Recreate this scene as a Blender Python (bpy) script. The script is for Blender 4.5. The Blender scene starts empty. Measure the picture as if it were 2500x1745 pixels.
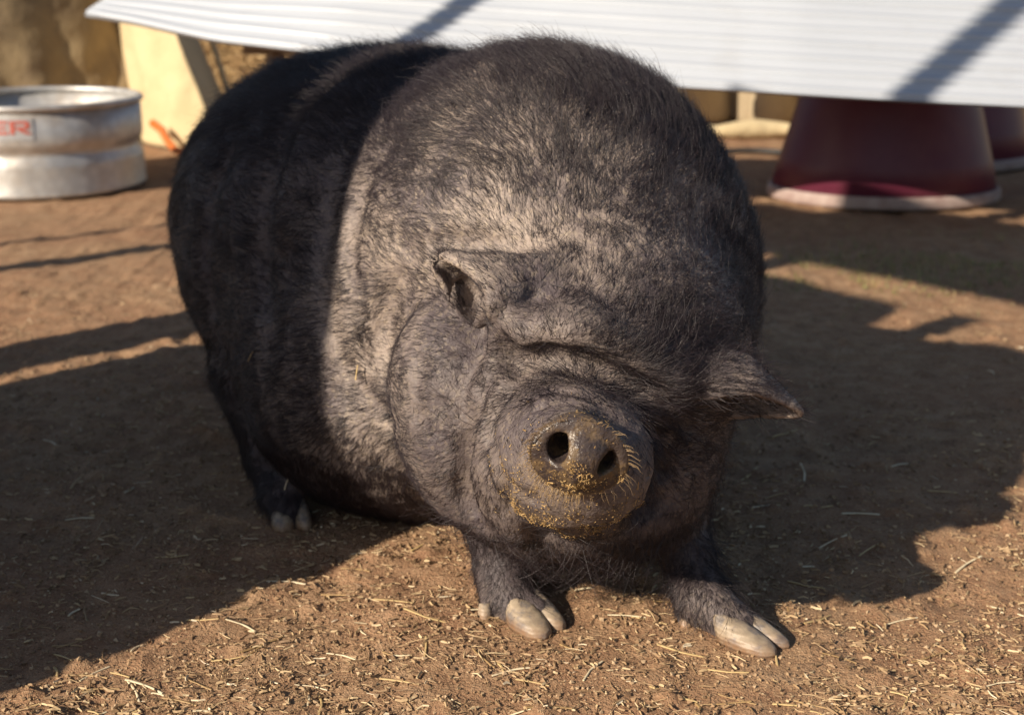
import bpy, bmesh, math, random
import numpy as np
from mathutils import Vector, Matrix, Euler

# ------------------------------------------------------------------ camera, sky, sun, exposure
scn = bpy.context.scene
C = scn.collection
CAM_H, PITCH, FPX = 0.78, math.radians(16.0), 3472.0        # FPX: focal length in photo pixels (2500 wide)
cam = bpy.data.cameras.new('camera'); cam_o = bpy.data.objects.new('camera', cam); C.objects.link(cam_o)
cam.sensor_width = 36.0; cam.lens = 36.0*FPX/2500.0
cam_o.location = (0, 0, CAM_H); cam_o.rotation_euler = (math.pi/2-PITCH, 0, 0)
cam.clip_start = 0.05; cam.clip_end = 2000
cam.dof.use_dof = True; cam.dof.focus_distance = 1.50; cam.dof.aperture_fstop = 5.6
scn.camera = cam_o

SUN_EL, SUN_AZ = math.radians(29.0), math.radians(40.0)     # light travels towards +x, +y
LD = np.array([math.cos(SUN_AZ)*math.cos(SUN_EL), math.sin(SUN_AZ)*math.cos(SUN_EL), -math.sin(SUN_EL)])
world = bpy.data.worlds.new('World'); scn.world = world; world.use_nodes = True
wn = world.node_tree.nodes; wl = world.node_tree.links
bg = wn['Background']; sky = wn.new('ShaderNodeTexSky'); sky.sky_type = 'NISHITA'; sky.sun_disc = False
sky.sun_elevation = SUN_EL; sky.sun_rotation = math.atan2(-LD[0], -LD[1]); sky.dust_density = 0.8
bg.inputs['Strength'].default_value = 0.06
wl.new(sky.outputs[0], bg.inputs[0])
sun = bpy.data.lights.new('sun', 'SUN'); sun_o = bpy.data.objects.new('sun', sun); C.objects.link(sun_o)
sun.energy = 5.0; sun.angle = math.radians(0.55); sun.color = (1.0, 0.87, 0.70)
sun_o.rotation_euler = Vector(LD).to_track_quat('-Z', 'Y').to_euler(); sun_o.location = (-4, -3, 5)
vs = scn.view_settings; vs.view_transform = 'Standard'; vs.look = 'None'; vs.exposure = 0.6; vs.gamma = 1.0
scn.render.engine = 'CYCLES'

# ------------------------------------------------------------------ helpers
rng = np.random.default_rng(7); random.seed(7)
CP, SP = math.cos(PITCH), math.sin(PITCH)
def ray(px, py):
    u, v = (px-1250.0)/FPX, (py-872.5)/FPX
    return np.array([u, CP - v*SP, -SP - v*CP])
def at(px, py, Y):                       # point on the line of sight of a photo pixel at world depth Y
    r = ray(px, py); return np.array([0, 0, CAM_H]) + r*(Y/r[1])
def gp(px, py, z=0.0):                   # ... where it meets the ground
    r = ray(px, py); return np.array([0, 0, CAM_H]) + r*((z-CAM_H)/r[2])

def vnoise(P, scale, seed=0):            # smooth value noise in -1..1, numpy
    r = np.random.default_rng(seed+100); T = r.random((32, 32, 32)).astype(np.float32)*2-1
    q = P/scale; i = np.floor(q).astype(np.int64); f = (q-i).astype(np.float32); f = f*f*(3-2*f)
    i &= 31; j = (i+1) & 31
    x0, y0, z0 = i.T; x1, y1, z1 = j.T; fx, fy, fz = f.T
    def L(a, b, t): return a+(b-a)*t
    return L(L(L(T[x0,y0,z0], T[x1,y0,z0], fx), L(T[x0,y1,z0], T[x1,y1,z0], fx), fy),
             L(L(T[x0,y0,z1], T[x1,y0,z1], fx), L(T[x0,y1,z1], T[x1,y1,z1], fx), fy), fz)

def mesh_obj(name, verts, faces, mat, parent=None, smooth=True):
    m = bpy.data.meshes.new(name)
    m.from_pydata([tuple(v) for v in verts] if not isinstance(verts, np.ndarray) else verts.tolist(), [],
                  faces if not isinstance(faces, np.ndarray) else faces.tolist())
    m.update()
    if smooth: m.polygons.foreach_set('use_smooth', [True]*len(m.polygons))
    o = bpy.data.objects.new(name, m); C.objects.link(o)
    if mat: m.materials.append(mat)
    if parent: o.parent = parent
    return o
def empty(name, loc=(0, 0, 0), rz=0):
    o = bpy.data.objects.new(name, None); C.objects.link(o); o.location = loc; o.rotation_euler = (0, 0, rz)
    o.empty_display_size = 0.05; return o
def tag(o, label=None, cat=None, group=None, kind=None):
    if label: o['label'] = label
    if cat: o['category'] = cat
    if group: o['group'] = group
    if kind: o['kind'] = kind
    return o

def tube_geo(pts, radii, n=10, cap=True, closed=False):
    pts = [np.array(p, float) for p in pts]
    if np.isscalar(radii): radii = [radii]*len(pts)
    V, F = [], []; up = np.array([0, 0, 1.0]); N = len(pts); prev = None
    for k in range(N):
        a = pts[(k+1) % N] if (closed or k < N-1) else pts[k]
        b = pts[k-1] if (closed or k > 0) else pts[k]
        t = a-b; t /= np.linalg.norm(t)+1e-9
        if prev is None:
            s = np.cross(t, up if abs(t[2]) < .9 else np.array([1.0, 0, 0]))
        else:
            s = prev-t*np.dot(prev, t)
        s /= np.linalg.norm(s)+1e-9; prev = s; w = np.cross(s, t)
        for i in range(n):
            an = 2*math.pi*i/n; V.append(pts[k]+radii[k]*(math.cos(an)*s+math.sin(an)*w))
    for k in range(N if closed else N-1):
        k2 = (k+1) % N
        for i in range(n):
            j = (i+1) % n; F.append((k*n+i, k*n+j, k2*n+j, k2*n+i))
    if cap and not closed:
        F.append(tuple(range(n))[::-1]); F.append(tuple((N-1)*n+i for i in range(n)))
    return V, F
def box_geo(c, h, R=None, bev=0.0):      # centre, half sizes
    bm = bmesh.new(); bmesh.ops.create_cube(bm, size=2)
    for v in bm.verts: v.co = Vector((v.co.x*h[0], v.co.y*h[1], v.co.z*h[2]))
    if bev: bmesh.ops.bevel(bm, geom=bm.edges[:], offset=bev, segments=2, profile=.7, affect='EDGES')
    bm.verts.index_update()
    V = [np.array(v.co) for v in bm.verts]; F = [tuple(v.index for v in f.verts) for f in bm.faces]; bm.free()
    if R is not None: V = [R@v for v in V]
    return [v+np.array(c) for v in V], F
def merge(*gs):
    V, F = [], []
    for v, f in gs:
        o = len(V); V += list(v); F += [tuple(i+o for i in q) for q in f]
    return V, F

# ------------------------------------------------------------------ materials
class NT:
    def __init__(s, name):
        s.m = bpy.data.materials.new(name); s.m.use_nodes = True; s.t = s.m.node_tree
        s.b = s.t.nodes['Principled BSDF']; s.out = s.t.nodes['Material Output']
    def n(s, kind, **kw):
        x = s.t.nodes.new('ShaderNode'+kind)
        for k, v in kw.items():
            if k in x.inputs: x.inputs[k].default_value = v
            else: setattr(x, k, v)
        return x
    def l(s, a, b): s.t.links.new(a, b)
    def coord(s, kind='Object'): return s.n('TexCoord').outputs[kind]
    def noise(s, scale, detail=4, rough=.55, vec=None, dist=0):
        x = s.n('TexNoise'); x.inputs['Scale'].default_value = scale; x.inputs['Detail'].default_value = detail
        x.inputs['Roughness'].default_value = rough; x.inputs['Distortion'].default_value = dist
        s.l(vec if vec is not None else s.coord(), x.inputs['Vector']); return x.outputs['Fac']
    def ramp(s, fac, stops):
        x = s.n('ValToRGB'); e = x.color_ramp.elements
        while len(e) < len(stops): e.new(0.5)
        for k, (p, c) in enumerate(stops):
            e[k].position = p; e[k].color = (c[0], c[1], c[2], 1) if hasattr(c, '__len__') else (c, c, c, 1)
        s.l(fac, x.inputs[0]); return x.outputs[0]
    def mix(s, fac, a, b, mode='MIX'):
        x = s.n('Mix', data_type='RGBA', blend_type=mode)
        for sock, val in ((0, fac), (6, a), (7, b)):
            if hasattr(val, 'is_linked'): s.l(val, x.inputs[sock])
            elif sock == 0: x.inputs[0].default_value = val
            else: x.inputs[sock].default_value = (*val, 1)
        return x.outputs[2]
    def math(s, op, a, b=0.0):
        x = s.n('Math', operation=op)
        for i, val in enumerate((a, b)):
            if hasattr(val, 'is_linked'): s.l(val, x.inputs[i])
            else: x.inputs[i].default_value = val
        return x.outputs[0]
    def attr(s, name): return s.n('Attribute', attribute_name=name).outputs['Fac']
    def base(s, c):
        if hasattr(c, 'is_linked'): s.l(c, s.b.inputs['Base Color'])
        else: s.b.inputs['Base Color'].default_value = (*c, 1)
    def set(s, **kw):
        for k, v in kw.items():
            k = k.replace('_', ' ')
            if hasattr(v, 'is_linked'): s.l(v, s.b.inputs[k])
            else: s.b.inputs[k].default_value = v
    def bump(s, h, strength=.4, dist=.01, prev=None):
        x = s.n('Bump'); x.inputs['Strength'].default_value = strength; x.inputs['Distance'].default_value = dist
        s.l(h, x.inputs['Height'])
        if prev is not None: s.l(prev, x.inputs['Normal'])
        s.l(x.outputs[0], s.b.inputs['Normal']); return x.outputs[0]
# ------------------------------------------------------------------ the pig: one continuous skin grown from a blended distance field
def rotm(a=0, b=0, c=0): return np.array(Euler((math.radians(a), math.radians(b), math.radians(c))).to_matrix())
class Ell:
    def __init__(s, c, r, R=None, k=.04): s.c = np.array(c); s.r = np.array(r, float); s.R = np.eye(3) if R is None else R; s.k = k; s.rad = max(r)
    def d(s, P):
        q = (P-s.c)@s.R; a = q/s.r; k0 = np.sqrt((a*a).sum(1)); b = a/s.r; k1 = np.sqrt((b*b).sum(1))+1e-6
        return k0*(k0-1)/k1
class Cone:                               # tapered capsule
    def __init__(s, a, ra, b, rb, k=.02): s.a = np.array(a); s.b = np.array(b); s.ra = ra; s.rb = rb; s.k = k; s.c = (s.a+s.b)/2; s.rad = np.linalg.norm(s.a-s.b)/2+max(ra, rb)
    def d(s, P):
        ab = s.b-s.a; t = np.clip(((P-s.a)@ab)/(ab@ab), 0, 1)
        return np.linalg.norm(P-s.a-t[:, None]*ab, axis=1)-(s.ra+(s.rb-s.ra)*t)
class Sheet:                              # a bent leaf of skin (ear) through a grid of points
    def __init__(s, grid, th, k, n=(46, 40)):
        G = np.array(grid, float)          # rows base->tip, columns rim->rim
        def cr(A, t):
            m = len(A)-1; i = np.minimum((t*m).astype(int), m-1); f = (t*m-i)[:, None, None]
            p = [A[np.clip(i+j, 0, m)] for j in (-1, 0, 1, 2)]
            return .5*(2*p[1]+(p[2]-p[0])*f+(2*p[0]-5*p[1]+4*p[2]-p[3])*f*f+(3*p[1]-p[0]-3*p[2]+p[3])*f**3)
        U = cr(G, np.linspace(0, 1, n[0])); U = cr(U.transpose(1, 0, 2), np.linspace(0, 1, n[1])).transpose(1, 0, 2)
        s.p = U.reshape(-1, 3).astype(np.float32); tt = np.repeat(np.linspace(0, 1, n[0]), n[1]); s.t = (th*(1.0-.35*tt)).astype(np.float32)
        s.c = s.p.mean(0); s.rad = np.linalg.norm(s.p-s.c, axis=1).max(); s.k = k
    def d(s, P):
        out = np.full(len(P), .5, np.float32); lo, hi = s.p.min(0)-.03, s.p.max(0)+.03
        m = np.nonzero(((P > lo) & (P < hi)).all(1))[0]
        for q in range(0, len(m), 3000):
            Q = P[m[q:q+3000]]
            D = (Q**2).sum(1)[:, None]+(s.p**2).sum(1)[None]-2*Q@s.p.T
            i = D.argmin(1); out[m[q:q+3000]] = np.linalg.norm(Q-s.p[i], axis=1)-s.t[i]
        mm = np.ones(len(P), bool); mm[m] = False
        out[mm] = .03+np.linalg.norm(np.maximum(np.maximum(lo-P[mm], P[mm]-hi), 0), axis=1)
        return out
def smin(a, b, k):
    h = np.clip(.5+.5*(b-a)/k, 0, 1); return b+(a-b)*h-k*h*(1-h)

PR = []
AX = np.array([.735, -.678, 0])           # body heads right and towards the camera
RB = rotm(0, 0, math.degrees(math.atan2(AX[1], AX[0])))   # local x = forward
def ell(c, r, R=None, k=.04): PR.append(Ell(c, r, RB if R is None else R, k))
def con(a, ra, b, rb, k=.02): PR.append(Cone(a, ra, b, rb, k))
I3 = np.eye(3)
# trunk
ell((-.265, 2.27, .355), (.29, .275, .262), k=.05)                       # rump
ell((-.13, 2.13, .335), (.33, .30, .297), k=.08)                         # barrel
ell((-.150, 1.985, .205), (.29, .225, .208), k=.06)                      # hanging belly
ell((-.215, 1.960, .155), (.15, .15, .150), k=.05)                         # rear of the belly
ell((.030, 1.975, .367), (.255, .285, .285), k=.025)                       # shoulders
ell(at(1385, 580, 1.86), (.20, .24, .20), k=.08)                         # hump of the neck
ell(at(1585, 720, 1.87), (.145, .16, .19), I3, k=.06)                     # far shoulder
ell(at(1000, 880, 1.88), (.15, .10, .22), I3, k=.05)                     # shoulder flank roll
# hind legs
con(at(660, 740, 2.14), .12, at(640, 900, 2.08), .066, k=.06)
con(at(625, 920, 2.06), .056, at(658, 1110, 1.97), .032, k=.04)
con(at(658, 1110, 1.97), .031, at(685, 1215, 1.905), .027, k=.02)
con(at(685, 1205, 1.90), .027, at(705, 1255, 1.875), .024, k=.015)
con((-.02, 2.28, .25), .10, (.0, 2.22, .10), .035, k=.05)
con((.0, 2.22, .10), .030, (.0, 2.16, .03), .030, k=.02)
# fore legs
con(at(1215, 1200, 1.72), .060, at(1230, 1390, 1.625), .031, k=.03)
con(at(1230, 1390, 1.625), .030, at(1236, 1455, 1.600), .030, k=.02)
con(at(1240, 1455, 1.595), .024, at(1312, 1490, 1.570), .014, k=.015)
con(at(1232, 1455, 1.600), .027, at(1266, 1505, 1.570), .017, k=.012)
con(at(1215, 1455, 1.605), .018, at(1193, 1490, 1.605), .010, k=.012)
con(at(1620, 1150, 1.74), .060, at(1676, 1350, 1.62), .028, k=.03)
con(at(1676, 1350, 1.62), .027, at(1712, 1462, 1.570), .029, k=.02)
con(at(1712, 1462, 1.565), .028, at(1790, 1532, 1.528), .019, k=.018)
con(at(1722, 1465, 1.565), .025, at(1832, 1525, 1.530), .014, k=.018)
con(at(1700, 1478, 1.575), .018, at(1677, 1530, 1.562), .009, k=.015)
# head
ell(at(1455, 860, 1.69), (.185, .185, .165), I3, k=.07)                  # skull
ell(at(1490, 780, 1.69), (.155, .12, .10), rotm(20, 18, 0), k=.05)       # forehead pad
ell(at(1165, 1000, 1.66), (.105, .13, .150), rotm(0, -12, 0), k=.014)    # near jowl
ell(at(1385, 1200, 1.622), (.152, .112, .085), rotm(0, 4, 0), k=.025)     # chin roll
ell(at(1580, 1080, 1.675), (.095, .14, .125), rotm(0, 10, 0), k=.03)      # far jowl
ell(at(1243, 1100, 1.548), (.050, .075, .116), rotm(0, -8, 0), k=.008)   # cheek fold
ell(at(1400, 1112, 1.470), (.095, .105, .084), rotm(-8, 14, 0), k=.006)   # muzzle
ell(at(1430, 975, 1.555), (.085, .085, .055), rotm(0, 24, 0), k=.035)    # bridge
ell(at(1405, 1222, 1.515), (.070, .070, .036), rotm(0, 6, 0), k=.008)     # lower jaw
# brow rolls
con(at(1238, 806, 1.545), .026, at(1400, 812, 1.532), .030, k=.030)
con(at(1400, 812, 1.532), .030, at(1630, 912, 1.545), .034, k=.030)
con(at(1335, 872, 1.527), .014, at(1440, 908, 1.520), .017, k=.014)
con(at(1440, 908, 1.520), .017, at(1590, 975, 1.520), .014, k=.014)
# snout: barrel and disc
SNO, SN = at(1416, 1120, 1.306), np.array([.035, -.94, -.16]); SN = SN/np.linalg.norm(SN)
con(at(1405, 1115, 1.46), .056, SNO-SN*.018, .037, k=.010)
_x = np.cross(SN, [.36, 0, .93]); _x /= np.linalg.norm(_x); _z = np.cross(_x, SN); SR = np.stack([_x, SN, _z], 1)
PR.append(Ell(SNO-SN*.008, (.0495, .0105, .0405), SR, .005))
con(at(1378, 1226, 1.410), .022, at(1345, 1230, 1.435), .020, k=.012)       # lower lip
# ears
def sheet(rows, th, k): PR.append(Sheet([[at(*c) for c in r] for r in rows], th, k))
con(at(1195, 700, 1.590), .018, at(1300, 690, 1.600), .040, k=.03)
sheet([[(1262, 790, 1.585), (1345, 715, 1.600), (1400, 640, 1.640), (1340, 720, 1.68), (1240, 810, 1.63)],
       [(1206, 778, 1.532), (1268, 712, 1.545), (1328, 628, 1.600), (1240, 700, 1.64), (1168, 800, 1.590)],
       [(1194, 714, 1.532), (1208, 672, 1.545), (1228, 626, 1.590), (1155, 678, 1.635), (1128, 770, 1.605)],
       [(1132, 654, 1.558), (1134, 641, 1.563), (1129, 624, 1.590), (1088, 655, 1.635), (1082, 696, 1.618)],
       [(1026, 604, 1.602), (1026, 603, 1.602), (1026, 602, 1.605), (1030, 608, 1.612), (1034, 614, 1.612)]], .0055, .010)
con(at(1700, 930, 1.60), .035, at(1790, 935, 1.585), .016, k=.02)
sheet([[(1660, 970, 1.580), (1660, 905, 1.585), (1670, 850, 1.610), (1680, 935, 1.650), (1690, 1010, 1.640)],
       [(1725, 968, 1.525), (1730, 905, 1.535), (1738, 850, 1.580), (1745, 935, 1.620), (1760, 1015, 1.600)],
       [(1820, 955, 1.527), (1822, 915, 1.538), (1827, 876, 1.575), (1825, 945, 1.600), (1838, 1012, 1.590)],
       [(1880, 969, 1.542), (1880, 948, 1.549), (1882, 928, 1.568), (1885, 968, 1.590), (1893, 1013, 1.580)],
       [(1955, 1006, 1.565), (1956, 1005, 1.565), (1957, 1004, 1.570), (1956, 1009, 1.572), (1953, 1013, 1.570)]], .0055, .012)

CR = []                                   # carved holes: (primitive, k)
ST = []                                   # sculpt strokes: (points, amplitude, width)
def sdf0(P, strokes=True):
    P = P.astype(np.float32); d = np.full(len(P), 9.0, np.float32)
    for p in PR:
        m = np.nonzero(np.linalg.norm(P-p.c, axis=1) < p.rad*1.25+.10)[0]
        if len(m) == 0: continue
        d[m] = smin(d[m], p.d(P[m]).astype(np.float32), p.k)
    if strokes:
        for pts, amp, w in ST:
            lo, hi = pts.min(0)-3*w, pts.max(0)+3*w
            m = np.nonzero(((P > lo) & (P < hi)).all(1))[0]
            if len(m) == 0: continue
            Q = P[m]; D = np.full(len(Q), 9.0, np.float32); A = np.zeros(len(Q), np.float32)
            n = len(pts)-1
            for i in range(n):
                ab = pts[i+1]-pts[i]; t = np.clip(((Q-pts[i])@ab)/(ab@ab+1e-9), 0, 1)
                e = np.linalg.norm(Q-pts[i]-t[:, None]*ab, axis=1); g = e < D
                D[g] = e[g]; A[g] = (i+t[g])/n
            d[m] += amp*np.exp(-(D/w)**2)*np.clip(np.minimum(A, 1-A)*6, .15, 1)
        for p, k in CR:
            m = np.nonzero(np.linalg.norm(P-p.c, axis=1) < p.rad*1.25+.05)[0]
            if len(m): d[m] = -smin(-d[m], p.d(P[m]).astype(np.float32), k)
    return d
def hit(px, py, lo=1.0, hi=3.2):
    r = ray(px, py); ts = np.linspace(lo, hi, 900); P = np.array([0, 0, CAM_H])+r*ts[:, None]; d = sdf0(P, False)
    i = np.nonzero(d < 0)[0]
    if len(i) == 0: return P[np.argmin(d)]
    i = max(i[0], 1); t = ts[i-1]+(ts[i]-ts[i-1])*d[i-1]/(d[i-1]-d[i]+1e-9)
    return np.array([0, 0, CAM_H])+r*t
def stroke(px, amp, w, n=5):
    px = np.array(px, float); Q = []
    for i in range(len(px)-1):
        for j in range(n): Q.append(px[i]+(px[i+1]-px[i])*j/n)
    Q.append(px[-1]); pts = np.array([hit(*q) for q in Q])
    ST.append((pts.astype(np.float32), amp, w))
def _sn(x, z, y=0): return SNO+SR@np.array([x, y, z])
CR.append((Ell(_sn(-.0195, .0075, -.012), (.0120, .038, .0130), SR@rotm(-6, -20, 17), .004), .004))
CR.append((Ell(_sn(.0205, .0060, -.012), (.0125, .038, .0160), SR@rotm(-6, 14, -17), .004), .004))
_rim = np.array([_sn(.046*math.cos(a_), .038*math.sin(a_), -.004) for a_ in np.linspace(0, 2*math.pi, 25)], np.float32)
ST.append((np.concatenate([_rim, _rim[1:9]]), -.0042, .0055))
ST.append((np.array([_sn(-.004, -.015, .0), _sn(.004, -.015, .0)], np.float32), -.0075, .013))
ST.append((np.array([_sn(-.018, -.009, .004), _sn(-.008, -.001, .004), _sn(.0, .0015, .004), _sn(.008, -.001, .004), _sn(.017, -.010, .004)], np.float32), .0045, .0032))
ST.append((np.array([_sn(0, .002, .004), _sn(.001, .020, .004), _sn(0, .034, .004)], np.float32), .0016, .004))
# creases of the face
stroke([(1195, 805), (1262, 882), (1330, 866), (1430, 882), (1520, 930), (1620, 988)], .050, .011)
stroke([(1215, 765), (1290, 808), (1350, 795), (1440, 808), (1540, 858), (1640, 920)], -.018, .020)
stroke([(1330, 882), (1420, 898), (1500, 936), (1590, 978)], -.008, .009)
stroke([(1300, 872), (1340, 884), (1400, 902), (1500, 945), (1590, 990)], .036, .008)
stroke([(1210, 895), (1165, 960), (1143, 1030), (1135, 1130), (1140, 1215), (1165, 1280)], .030, .011)
stroke([(1230, 965), (1195, 1020), (1195, 1085), (1212, 1160), (1240, 1235)], .030, .010)
stroke([(1215, 1160), (1260, 1205), (1320, 1228)], .020, .006)
# folds of the flank
stroke([(1060, 140), (930, 215), (850, 330), (800, 480), (785, 650), (800, 800), (840, 960), (900, 1060)], .016, .020)
stroke([(800, 190), (700, 320), (650, 480), (640, 640), (660, 800)], .012, .022)
stroke([(870, 170), (760, 300), (705, 480), (700, 640)], -.012, .022)
stroke([(930, 560), (990, 610), (1080, 600), (1220, 605), (1320, 590)], .008, .016)
CR.append((Ell(at(1148, 728, 1.600), (.022, .045, .034), rotm(0, -35, 0), .004), .008))
stroke([(1560, 1010), (1605, 1070), (1610, 1150), (1580, 1235), (1500, 1290), (1400, 1300), (1300, 1290)], .026, .010)
stroke([(1660, 1000), (1680, 1040), (1700, 1060)], .016, .008)
stroke([(1255, 830), (1300, 868), (1345, 872)], .012, .005)
stroke([(1400, 1005), (1470, 1010), (1530, 1025)], .005, .005)
stroke([(1205, 790), (1150, 830), (1080, 860)], .006, .012)
PR.append(Cone(at(1196, 738, 1.552), .0085, at(1172, 792, 1.560), .010, .006))
stroke([(1060, 590), (1150, 602), (1250, 600), (1345, 598)], .022, .012)
stroke([(1000, 650), (950, 730), (925, 830), (930, 920)], .022, .020)
stroke([(820, 880), (890, 965), (965, 1035)], .022, .014)
stroke([(880, 470), (850, 600), (860, 730)], .010, .018)
stroke([(980, 320), (905, 420), (870, 520)], .007, .020)
stroke([(1040, 850), (1010, 950), (1025, 1050)], .006, .014)
stroke([(590, 330), (520, 470), (500, 640), (530, 800)], .010, .020)
stroke([(1080, 960), (1075, 1060), (1110, 1170)], .005, .010)
stroke([(1260, 985), (1340, 955), (1430, 965), (1500, 1000)], .006, .006)
stroke([(1290, 1010), (1350, 985), (1420, 985)], .004, .005)


def surface(h=.0038, lo=(-.75, 1.15, -.02), hi=(.62, 2.80, .74)):
    lo = np.array(lo); hi = np.array(hi); H = h*5; nc = np.ceil((hi-lo)/H).astype(int)+1; nf = (nc-1)*5+1
    gx, gy, gz = [lo[i]+H*np.arange(nc[i]) for i in range(3)]
    G = np.stack(np.meshgrid(gx, gy, gz, indexing='ij'), -1).reshape(-1, 3)
    dc = sdf0(G).reshape(nc)
    near = np.abs(dc) < .042
    D = np.repeat(np.repeat(np.repeat(dc, 5, 0), 5, 1), 5, 2)
    # coarse sample k is centred on fine index 5k
    D = D[2:2+nf[0], 2:2+nf[1], 2:2+nf[2]].copy()
    M = np.repeat(np.repeat(np.repeat(near, 5, 0), 5, 1), 5, 2)[2:2+nf[0], 2:2+nf[1], 2:2+nf[2]]
    idx = np.argwhere(M); out = np.empty(len(idx), np.float32)
    for s in range(0, len(idx), 1000000):
        out[s:s+1000000] = sdf0(lo+idx[s:s+1000000]*h)
    D[M] = out
    S = D < 0
    cnt = np.zeros(np.array(D.shape)-1, np.int8)
    offs = [(a, b, c) for a in (0, 1) for b in (0, 1) for c in (0, 1)]
    sh = cnt.shape
    for a, b, c in offs: cnt += S[a:a+sh[0], b:b+sh[1], c:c+sh[2]]
    cells = np.argwhere((cnt > 0) & (cnt < 8)); N = len(cells)
    val = np.stack([D[cells[:, 0]+a, cells[:, 1]+b, cells[:, 2]+c] for a, b, c in offs], 1)
    acc = np.zeros((N, 3)); num = np.zeros(N)
    of = np.array(offs)
    for i in range(8):
        for j in range(i+1, 8):
            if np.abs(of[i]-of[j]).sum() != 1: continue
            m = (val[:, i] < 0) != (val[:, j] < 0); t = val[m, i]/(val[m, i]-val[m, j])
            acc[m] += of[i]+(of[j]-of[i])*t[:, None]; num[m] += 1
    V = lo+h*(cells+acc/num[:, None])
    im = np.full(sh, -1, np.int32); im[tuple(cells.T)] = np.arange(N)
    F = []
    for ax in range(3):
        s0 = [slice(None)]*3; s1 = [slice(None)]*3; s0[ax] = slice(0, -1); s1[ax] = slice(1, None)
        e = np.argwhere(S[tuple(s0)] != S[tuple(s1)])
        b, c = (ax+1) % 3, (ax+2) % 3
        ok = (e[:, b] > 0) & (e[:, c] > 0) & (e[:, b] < sh[b]) & (e[:, c] < sh[c]); e = e[ok]
        q = []
        for db, dcc in ((-1, -1), (0, -1), (0, 0), (-1, 0)):
            k = e.copy(); k[:, b] += db; k[:, c] += dcc; q.append(im[tuple(k.T)])
        q = np.stack(q, 1); fl = ~S[tuple(e.T)]; q[fl] = q[fl][:, ::-1]
        F.append(q)
    F = np.concatenate(F)
    for it in range(2):                    # settle the points on the field
        e = .0012; d = sdf0(V)
        g = np.stack([sdf0(V+np.eye(3)[i]*e)-d for i in range(3)], 1)/e
        gn = (g*g).sum(1)+1e-3; st = np.clip(d/np.sqrt(gn), -.003, .003)
        V = V-(g/np.sqrt(gn)[:, None])*st[:, None]*.8
    return V, F, g/np.sqrt(gn)[:, None]
# skin
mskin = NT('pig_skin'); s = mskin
co = s.coord()
fold = s.n('TexNoise', Scale=75, Detail=3, Roughness=.6, Distortion=1.2); s.l(co, fold.inputs['Vector'])
dust = s.ramp(s.noise(9, 5, .6), [(.38, 0.0), (.62, 1.0)])
fine = s.ramp(s.noise(150, 4, .65), [(.35, 0.0), (.7, 1.0)])
vor = s.n('TexVoronoi', feature='DISTANCE_TO_EDGE'); vor.inputs['Scale'].default_value = 190; s.l(co, vor.inputs['Vector'])
vor2 = s.n('TexVoronoi'); vor2.inputs['Scale'].default_value = 240; s.l(co, vor2.inputs['Vector'])
flake = s.ramp(vor2.outputs['Color'], [(.62, 0.0), (.9, 1.0)])
c = s.mix(dust, (.130, .104, .105), (.340, .272, .228))
c = s.mix(s.math('MULTIPLY', fine, .45), c, (.060, .046, .050))
c = s.mix(s.math('MULTIPLY', flake, .45), c, (.40, .32, .235))
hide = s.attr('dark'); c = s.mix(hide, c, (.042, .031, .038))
mud = s.attr('mud'); mudn = s.ramp(s.noise(60, 4, .7), [(.48, 0.0), (.62, 1.0)])
c = s.mix(s.math('MULTIPLY', mud, .95), c, s.mix(mudn, (.036, .026, .025), (.125, .082, .042)))
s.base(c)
s.set(Roughness=s.math('SUBTRACT', .60, s.math('MULTIPLY', mud, .28)))
s.b.inputs['Specular IOR Level'].default_value = .42
wr = s.noise(320, 2, .5, dist=.6)
b1 = s.bump(vor.outputs['Distance'], .40, .0018); b2 = s.bump(wr, .6, .0014, b1); s.bump(fold.outputs['Fac'], .5, .0035, b2)

V, F, Nn = surface()
PO = np.array([0, 1.9, 0])
pig = empty('pig', tuple(PO))
tag(pig, 'huge wrinkled black pot-bellied pig with a muddy snout standing on the dirt', 'pig')
# fine lumps of the hide
lump = vnoise(V, .035, 1)*.0018+vnoise(V, .012, 2)*.0010+vnoise(V, .0065, 3)*.0006
sd = np.linalg.norm((V-SNO)@SR*np.array([1/.062, 1/.07, 1/.058]), axis=1)
lump *= np.clip(sd-.6, 0, 1)
V = V+Nn*lump[:, None]
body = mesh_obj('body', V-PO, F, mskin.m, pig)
def smooth01(x, a, b): t = np.clip((x-a)/(b-a), 0, 1); return t*t*(3-2*t)
lip = at(1340, 1215, 1.43); chin = at(1440, 1240, 1.44)
mudv = np.maximum(np.exp(-np.maximum(sd-.85, 0)**2/.02), np.exp(-(np.linalg.norm(V-lip, axis=1)/.05)**2))
mudv = np.clip(np.maximum(mudv*np.where(((V-SNO)@SR)[:, 2] > .006, .90, 1), np.exp(-(np.linalg.norm(V-chin, axis=1)/.045)**2)), 0, 1)*(V[:, 1] < 1.5)
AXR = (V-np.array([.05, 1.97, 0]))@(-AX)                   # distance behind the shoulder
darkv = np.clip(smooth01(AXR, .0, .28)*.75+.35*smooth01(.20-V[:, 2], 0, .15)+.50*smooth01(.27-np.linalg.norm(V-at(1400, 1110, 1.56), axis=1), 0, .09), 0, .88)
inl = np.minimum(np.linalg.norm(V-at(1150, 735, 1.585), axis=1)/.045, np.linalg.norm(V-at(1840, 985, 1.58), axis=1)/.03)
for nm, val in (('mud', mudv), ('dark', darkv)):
    a = body.data.attributes.new(nm, 'FLOAT', 'POINT'); a.data.foreach_set('value', val.astype(np.float32))

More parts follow.
